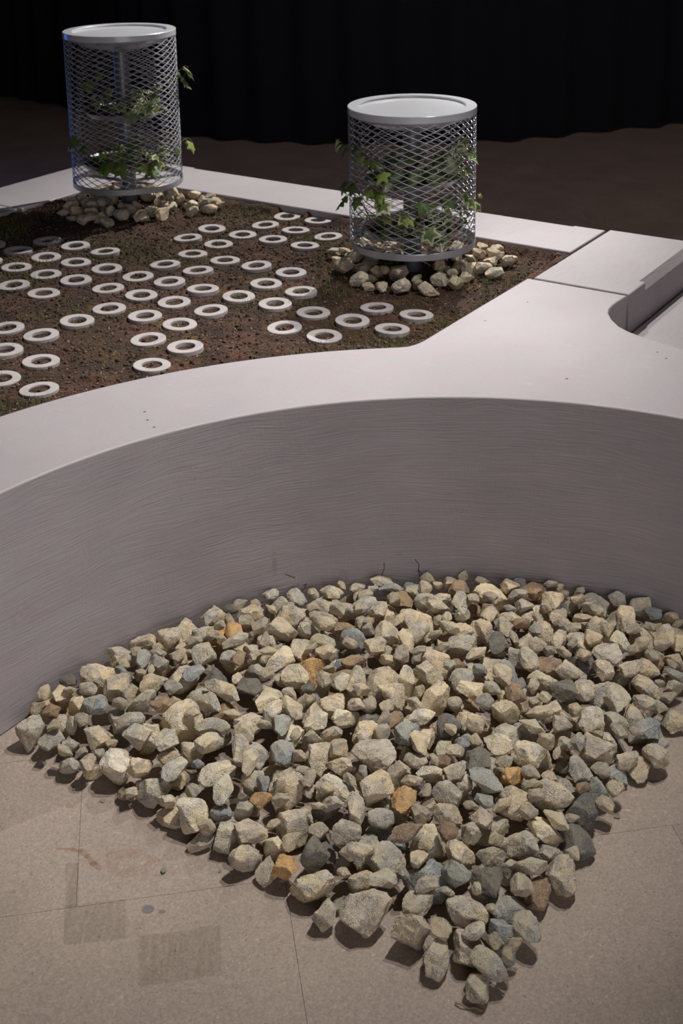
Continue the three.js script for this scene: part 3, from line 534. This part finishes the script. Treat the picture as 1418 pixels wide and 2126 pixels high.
// ------------------------------------------------------------------ cage planters
function lathe(pts, seg = 72) { return creased(new THREE.LatheGeometry(pts.map(q => new THREE.Vector2(...q)), seg), .5); }
function expandedMetal(R, y0, y1, n, half, phase) { // rows of zigzag strands that touch at their bends
  const pos = [], nor = [], idx = [], rows = Math.round((y1 - y0) / half), hh = (y1 - y0) / rows, per = 8, N = n * per;
  const wv = (t) => { const f = ((t % 1) + 1) % 1; const tri = f < .5 ? 1 - 4 * f : -3 + 4 * f; return clamp(tri * 1.22, -1, 1); };
  for (let k = 0; k <= rows; k++) {
    const base = pos.length / 3, yc = y0 + k * hh;
    for (let i = 0; i <= N; i++) {
      const a = i / N * Math.PI * 2 + phase, w = wv(i / per + (k & 1 ? .5 : 0)), amp = hh * .5 - .0008;
      let y = yc + w * amp; if (k === 0) y = Math.max(y, y0); if (k === rows) y = Math.min(y, y1);
      const cx = Math.cos(a), cz = Math.sin(a), tw = .0009, th = .0006;
      // strand section: a flat strip leaning outward at its lower edge
      const lean = .0006;
      for (const [dr, dy] of [[th + lean, -tw], [th - lean, tw], [-th - lean, tw], [-th + lean, -tw]]) { pos.push(cx * (R + dr), y + dy, cz * (R + dr)); }
    }
    for (let i = 0; i < N; i++) for (let s = 0; s < 4; s++) { const a = base + i * 4 + s, b = base + i * 4 + (s + 1) % 4, c = a + 4, d = b + 4; idx.push(a, b, c, b, d, c); }
  }
  const geo = new THREE.BufferGeometry(); geo.setAttribute('position', new THREE.Float32BufferAttribute(pos, 3)); geo.setIndex(idx); return creased(geo, .7);
}
function cage(c, label, trays, phase) {
  const o = thing('cage_planter', [c.x, soilY(c.x, c.z) - .004, c.z], label, 'planter'), y = v => v - o.position.y, R = c.R, lidH = .021, hoopH = .020;
  const T = y(c.top), B = y(c.bot);
  mesh('lid', lathe([[.001, T - lidH], [R - .002, T - lidH], [R, T - lidH + .002], [R, T - .0015], [R - .0015, T], [R * .838, T], [R * .826, T - .002], [R * .818, T - .0075], [.001, T - .0075]]), mLid, o);
  mesh('bowl', lathe([[R * .9, T - lidH - .0005], [R * .86, T - lidH - .012], [R * .6, T - lidH - .032], [R * .3, T - lidH - .045], [.030, T - lidH - .052], [.001, T - lidH - .052]]), mSteel, o);
  mesh('post', lathe([[.0265, -.02], [.0265, T - lidH - .05], [.024, T - lidH - .05], [.024, -.02]], 36), mPost, o);
  mesh('hoop', lathe([[R - .004, B - hoopH], [R - .001, B - hoopH], [R, B - hoopH + .001], [R, B - .001], [R - .001, B], [R - .004, B], [R - .004, B - hoopH]]), mSteel, o);
  for (let k = 0; k < 3; k++) { const a = k * 2.094 + .5; mesh('spoke', box(R - .026, .005, .022, .026 + (R - .03) / 2, B - hoopH + .004, 0).rotateY(a), mSteel, o); }
  mesh('expanded_metal', expandedMetal(R - .0025, B - .004, T - lidH, 25, .00995, phase), mWire, o);
  for (const [ty, tr] of trays) {
    const t = y(ty), m = mesh('tray', lathe([[.027, t - .030], [tr * .55, t - .030], [tr * .9, t - .018], [tr, t], [tr - .003, t], [tr * .88, t - .015], [tr * .5, t - .026], [.027, t - .026], [.027, t - .030]]), mSteel, o);
    const geo = new THREE.RingGeometry(.027, tr * .955, 60, 14).rotateX(-Math.PI / 2), p = geo.attributes.position;
    for (let i = 0; i < p.count; i++) { const x = p.getX(i), z = p.getZ(i), q = Math.hypot(x, z) / tr; p.setY(i, t - .006 + .012 * (1 - q) + .014 * (fbm(x * 60 + 3, z * 60, 701, 3) - .5) * (q < .9 ? 1 : .2)); }
    geo.computeVertexNormals(); uvPlan(geo, (a, b, d) => [a / .7, d / .7]); mesh('potting_soil', geo, mSoil, m);
  }
  return o;
}
const TRAYS_L = [[.828, .140], [.651, .155]], TRAYS_R = [[.755, .138], [.608, .152]];
cage(canL, 'tall silver wire mesh cage planter with a grey lid on a post', TRAYS_L, .1);
cage(canR, 'short silver wire mesh cage planter with a grey lid on a post', TRAYS_R, .16);

// ------------------------------------------------------------------ ivy
const IVY = [[0, 0], [.1, -.07], [.28, -.14], [.46, -.10], [.40, .08], [.36, .2], [.52, .36], [.60, .52], [.38, .52], [.22, .56], [.14, .76], [0, 1]];
function leafGeo(outline, inner, outer, fold) {
  const O = [...outline, ...outline.slice(1, -1).reverse().map(([x, y]) => [-x, y])], n = O.length, c = [0, .3], pos = [], col = [], idx = [];
  const put = (x, y, k) => { pos.push(x, y - .0, -fold * Math.abs(x) * .9 - .22 * y * y + .02 * Math.sin(x * 17)); col.push(...k); };
  put(c[0], c[1], inner); for (const [x, y] of O) put(c[0] + (x - c[0]) * .62, c[1] + (y - c[1]) * .62, inner); for (const [x, y] of O) put(c[0] + (x - c[0]) * .74, c[1] + (y - c[1]) * .74, outer); for (const [x, y] of O) put(x, y, outer);
  for (let i = 0; i < n; i++) { const j = (i + 1) % n; idx.push(0, 1 + i, 1 + j); for (let r = 0; r < 2; r++) { const a = 1 + r * n; idx.push(a + i, a + n + i, a + n + j, a + i, a + n + j, a + j); } }
  const geo = new THREE.BufferGeometry(); geo.setAttribute('position', new THREE.Float32BufferAttribute(pos, 3)); geo.setAttribute('color', new THREE.Float32BufferAttribute(col, 3)); geo.setIndex(idx); geo.computeVertexNormals(); return geo;
}
const OVAL = [[0, 0], [.14, .08], [.25, .25], [.29, .45], [.24, .66], [.13, .85], [0, 1]];
const GR = [.10, .17, .035], YG = [.29, .37, .08], CR = [.56, .54, .30], PG = [.26, .32, .15];
const leaves = { cream: leafGeo(IVY, GR, CR, .5), green: leafGeo(IVY, GR, GR, .5), lime: leafGeo(IVY, YG, YG, .4), oval: leafGeo(OVAL, PG, GR, .5), ovalpale: leafGeo(OVAL, CR, PG, .5) };
const mLeaf = phy({ vertexColors: true, roughness: .55, side: THREE.DoubleSide, transmission: .25, thickness: 0 });
const mStem = std({ color: lin(.13, .085, .045), roughness: .8 });
const up = V3(0, 1, 0);
function cagePoint(can, u, v, r) { // where a pixel's ray meets the upright cylinder of radius r about the cage's axis (near side), or passes it closest
  const d = ray(u, v), ox = CAM.x - can.x, oz = CAM.z - can.z, A = d.x * d.x + d.z * d.z, B = ox * d.x + oz * d.z, C = ox * ox + oz * oz - r * r, D = B * B - A * C;
  return CAM.clone().addScaledVector(d, D > 0 ? (-B - Math.sqrt(D)) / A : -B / A);
}
function placeLeaf(parent, p, out, kind, size, r) {
  const m = mesh('leaf', leaves[kind], mLeaf, parent); m.position.copy(p).sub(parent.position); m.scale.setScalar(size);
  // leaf: tip along +y, face +z. face outward and up, tip drooping outward
  const face = out.clone().multiplyScalar(.7 + .4 * r()).add(V3((r() - .5) * .9, .55 + .5 * r(), (r() - .5) * .9)).normalize();
  let tip = out.clone().multiplyScalar(.6).add(V3((r() - .5) * 1.6, -.5 + .7 * r(), (r() - .5) * 1.6)); tip.addScaledVector(face, -tip.dot(face)).normalize();
  const side = tip.clone().cross(face).normalize(); m.quaternion.setFromRotationMatrix(new THREE.Matrix4().makeBasis(side, tip, face)); return m;
}
function ivy(can, tray, ang, vines, fill, label, seed, kinds) {
  const r = rng(seed), [ty, tr] = tray, root = V3(can.x + Math.cos(ang) * tr * .5, ty, can.z + Math.sin(ang) * tr * .5);
  const o = thing('ivy_plant', [root.x, root.y, root.z], label, 'plant', 'ivy in the cage planters');
  for (const v of vines) {
    const pts = v.map(([u, w, rr]) => cagePoint(can, u, w, (rr ?? 1.02) * can.R)), p0 = pts[0];
    const a = Math.atan2(p0.z - can.z, p0.x - can.x), edge = V3(can.x + Math.cos(a) * tr * .8, ty + .012, can.z + Math.sin(a) * tr * .8);
    const path = [V3(0, 0, 0), edge.clone().sub(root), ...pts.map(p => p.clone().sub(root).add(V3(0, .006, 0)))];
    mesh('stem', new THREE.TubeGeometry(new THREE.CatmullRomCurve3(path, false, 'catmullrom', .4), path.length * 7, .0011, 5), mStem, o);
    pts.forEach((p, i) => { const out = V3(p.x - can.x, 0, p.z - can.z).normalize(); placeLeaf(o, p, out, v[i][3] ?? kinds[Math.floor(r() * kinds.length)], 1.22 * (v[i][4] ?? .026 + .012 * r()), r); });
  }
  for (let i = 0; i < fill; i++) {
    const a = ang + (r() - .5) * 2.2, rr = tr * (.35 + .72 * r()), p = V3(can.x + Math.cos(a) * rr, ty + .004 + .085 * r() * r() + (rr > tr * .9 ? -.01 : 0), can.z + Math.sin(a) * rr);
    const s = .024 + .016 * r(); placeLeaf(o, p, V3(Math.cos(a), 0, Math.sin(a)), kinds[Math.floor(r() * kinds.length)], s, r);
    if (i % 3 === 0) mesh('stem', new THREE.TubeGeometry(new THREE.CatmullRomCurve3([V3(Math.cos(a) * rr * .3 + can.x - root.x, -.004, Math.sin(a) * rr * .3 + can.z - root.z), p.clone().sub(root).multiplyScalar(.6).add(V3(0, .016, 0)), p.clone().sub(root)]), 8, .0009, 5), mStem, o);
  }
  return o;
}
const VAR = ['cream', 'green', 'cream', 'lime'], GRN = ['green', 'green', 'lime', 'green'], DRK = ['green', 'green', 'cream'];
// tall cage
ivy(canL, TRAYS_L[0], .25, [[[345, 160, .9, 'green'], [372, 150, .98, 'green'], [384, 140, 1.08, 'lime', .032], [391, 146, 1.12, 'green', .034], [381, 163, 1.06, 'cream', .036], [386, 172, 1.08, 'cream', .026]], [[330, 175, .9, 'cream'], [322, 195, .95, 'green'], [305, 220, .98, 'cream'], [268, 232, .98, 'green', .04]]], 70, 'variegated ivy on the upper tray of the tall cage planter, right of its post', 900, VAR);
ivy(canL, TRAYS_L[0], 2.6, [[[205, 150, .9, 'green'], [180, 170, .95, 'green']]], 22, 'plain green ivy on the upper tray of the tall cage planter, left of its post', 901, DRK);
ivy(canL, TRAYS_L[1], .3, [[[330, 330, .99, 'cream'], [365, 305, .99, 'green'], [388, 290, 1.06, 'green', .036], [398, 296, 1.12, 'lime', .036], [396, 304, 1.1, 'green', .034]], [[325, 318, .98, 'cream', .034], [335, 328, 1.0, 'green', .038], [312, 346, 1.02, 'green', .044], [302, 344, 1.0, 'lime', .03]]], 30, 'trailing ivy on the lower tray of the tall cage planter, right of its post', 902, VAR);
ivy(canL, TRAYS_L[1], 2.2, [[[250, 300, .97, 'green', .036], [212, 316, 1.0, 'lime', .032], [226, 338, 1.02, 'green', .048], [248, 346, 1.02, 'green', .04], [258, 340, 1.02, 'green', .036]], [[175, 300, .98, 'green'], [160, 296, 1.03, 'lime', .03], [148, 288, 1.08, 'green', .034], [145, 300, 1.08, 'cream', .03]]], 22, 'trailing ivy on the lower tray of the tall cage planter, left of its post', 903, GRN);
// short cage
ivy(canR, TRAYS_R[0], .2, [[[955, 300, .95, 'cream'], [968, 290, .97, 'cream', .036], [975, 318, 1.03, 'cream', .034], [986, 326, 1.06, 'green', .036], [970, 346, 1.03, 'cream', .036]], [[940, 300, .8, 'ovalpale', .05], [930, 320, .85, 'ovalpale', .05]]], 56, 'variegated ivy on the upper tray of the short cage planter', 910, VAR);
ivy(canR, TRAYS_R[0], 2.5, [[[765, 330, .98, 'lime', .03], [752, 327, 1.01, 'lime', .034], [774, 334, 1.0, 'green', .03], [798, 357, 1.0, 'lime', .036]], [[740, 300, .95, 'green'], [718, 306, 1.06, 'green', .036], [708, 300, 1.1, 'green', .034], [697, 294, 1.14, 'lime', .026]]], 20, 'trailing ivy on the upper tray of the short cage planter, left of its post', 911, DRK);
ivy(canR, TRAYS_R[0], 1.5, [[[838, 350, .8, 'oval', .05], [862, 352, .8, 'oval', .045], [812, 372, .9, 'ovalpale', .036]], [[915, 352, .85, 'ovalpale', .05], [890, 360, .85, 'oval', .04]]], 8, 'striped oval leaves on the upper tray of the short cage planter', 912, ['oval', 'ovalpale']);
ivy(canR, TRAYS_R[1], .3, [[[930, 410, .95, 'green'], [972, 405, 1.0, 'cream', .034], [978, 412, 1.03, 'cream', .036], [998, 428, 1.08, 'cream', .03], [1000, 405, 1.12, 'lime', .014]], [[905, 440, .9, 'cream'], [925, 450, .95, 'cream'], [880, 425, .95, 'green', .036]]], 40, 'trailing ivy on the lower tray of the short cage planter, right of its post', 913, VAR);
ivy(canR, TRAYS_R[1], 2.1, [[[790, 400, 1.0, 'green'], [772, 394, 1.02, 'lime', .036], [784, 404, 1.02, 'lime', .034], [800, 418, 1.01, 'cream', .042]], [[740, 410, 1.0, 'green'], [722, 408, 1.06, 'green', .034], [712, 416, 1.1, 'green', .034]], [[735, 385, 1.0, 'green'], [716, 388, 1.08, 'green', .036]], [[872, 420, 1.0, 'green', .034], [830, 452, 1.02, 'cream', .036], [846, 453, 1.02, 'lime', .026], [880, 484, 1.02, 'cream', .044]]], 34, 'trailing ivy on the lower tray of the short cage planter, left of its post', 914, [...VAR, 'green']);

// ------------------------------------------------------------------ small debris on the floor
{
  const chips = [['pale grey stone chip on the floor beside the pile', 213, 1664, .010], ['small grey stone chip near the left end of the curved wall', 154, 1640, .008], ['crumbly grey stone chip beside the brown floor stain', 341, 1810, .011], ['tiny stone chip on the floor right of the pile', 1281, 1697, .011], ['small pale chip in the gap below the rusty stone', 457, 1810, .007]];
  chips.forEach(([label, u, v, s], i) => { const p = onLevel(u, v, 0), m = top('stone_chip', rocksLow[i * 3].geo, stoneMat.pale, label, 'stone'); m.scale.set(s, s * .7, s); m.rotation.y = i; m.position.set(p.x, s * .2, p.z); });
  const tw = [[945, 2085], [958, 2092], [972, 2096], [984, 2098], [1002, 2102]].map(([u, v], i) => onLevel(u, v, 0).add(V3(0, .0025 + .003 * (i & 1), 0)));
  top('dry_twig', new THREE.TubeGeometry(new THREE.CatmullRomCurve3(tw), 20, .0013, 5), std({ color: lin(.30, .19, .12), roughness: .9 }), 'dry curled shred of bark at the tip of the stone pile', 'twig');
}
scene.updateMatrixWorld(true);
renderer.render(scene, camera);
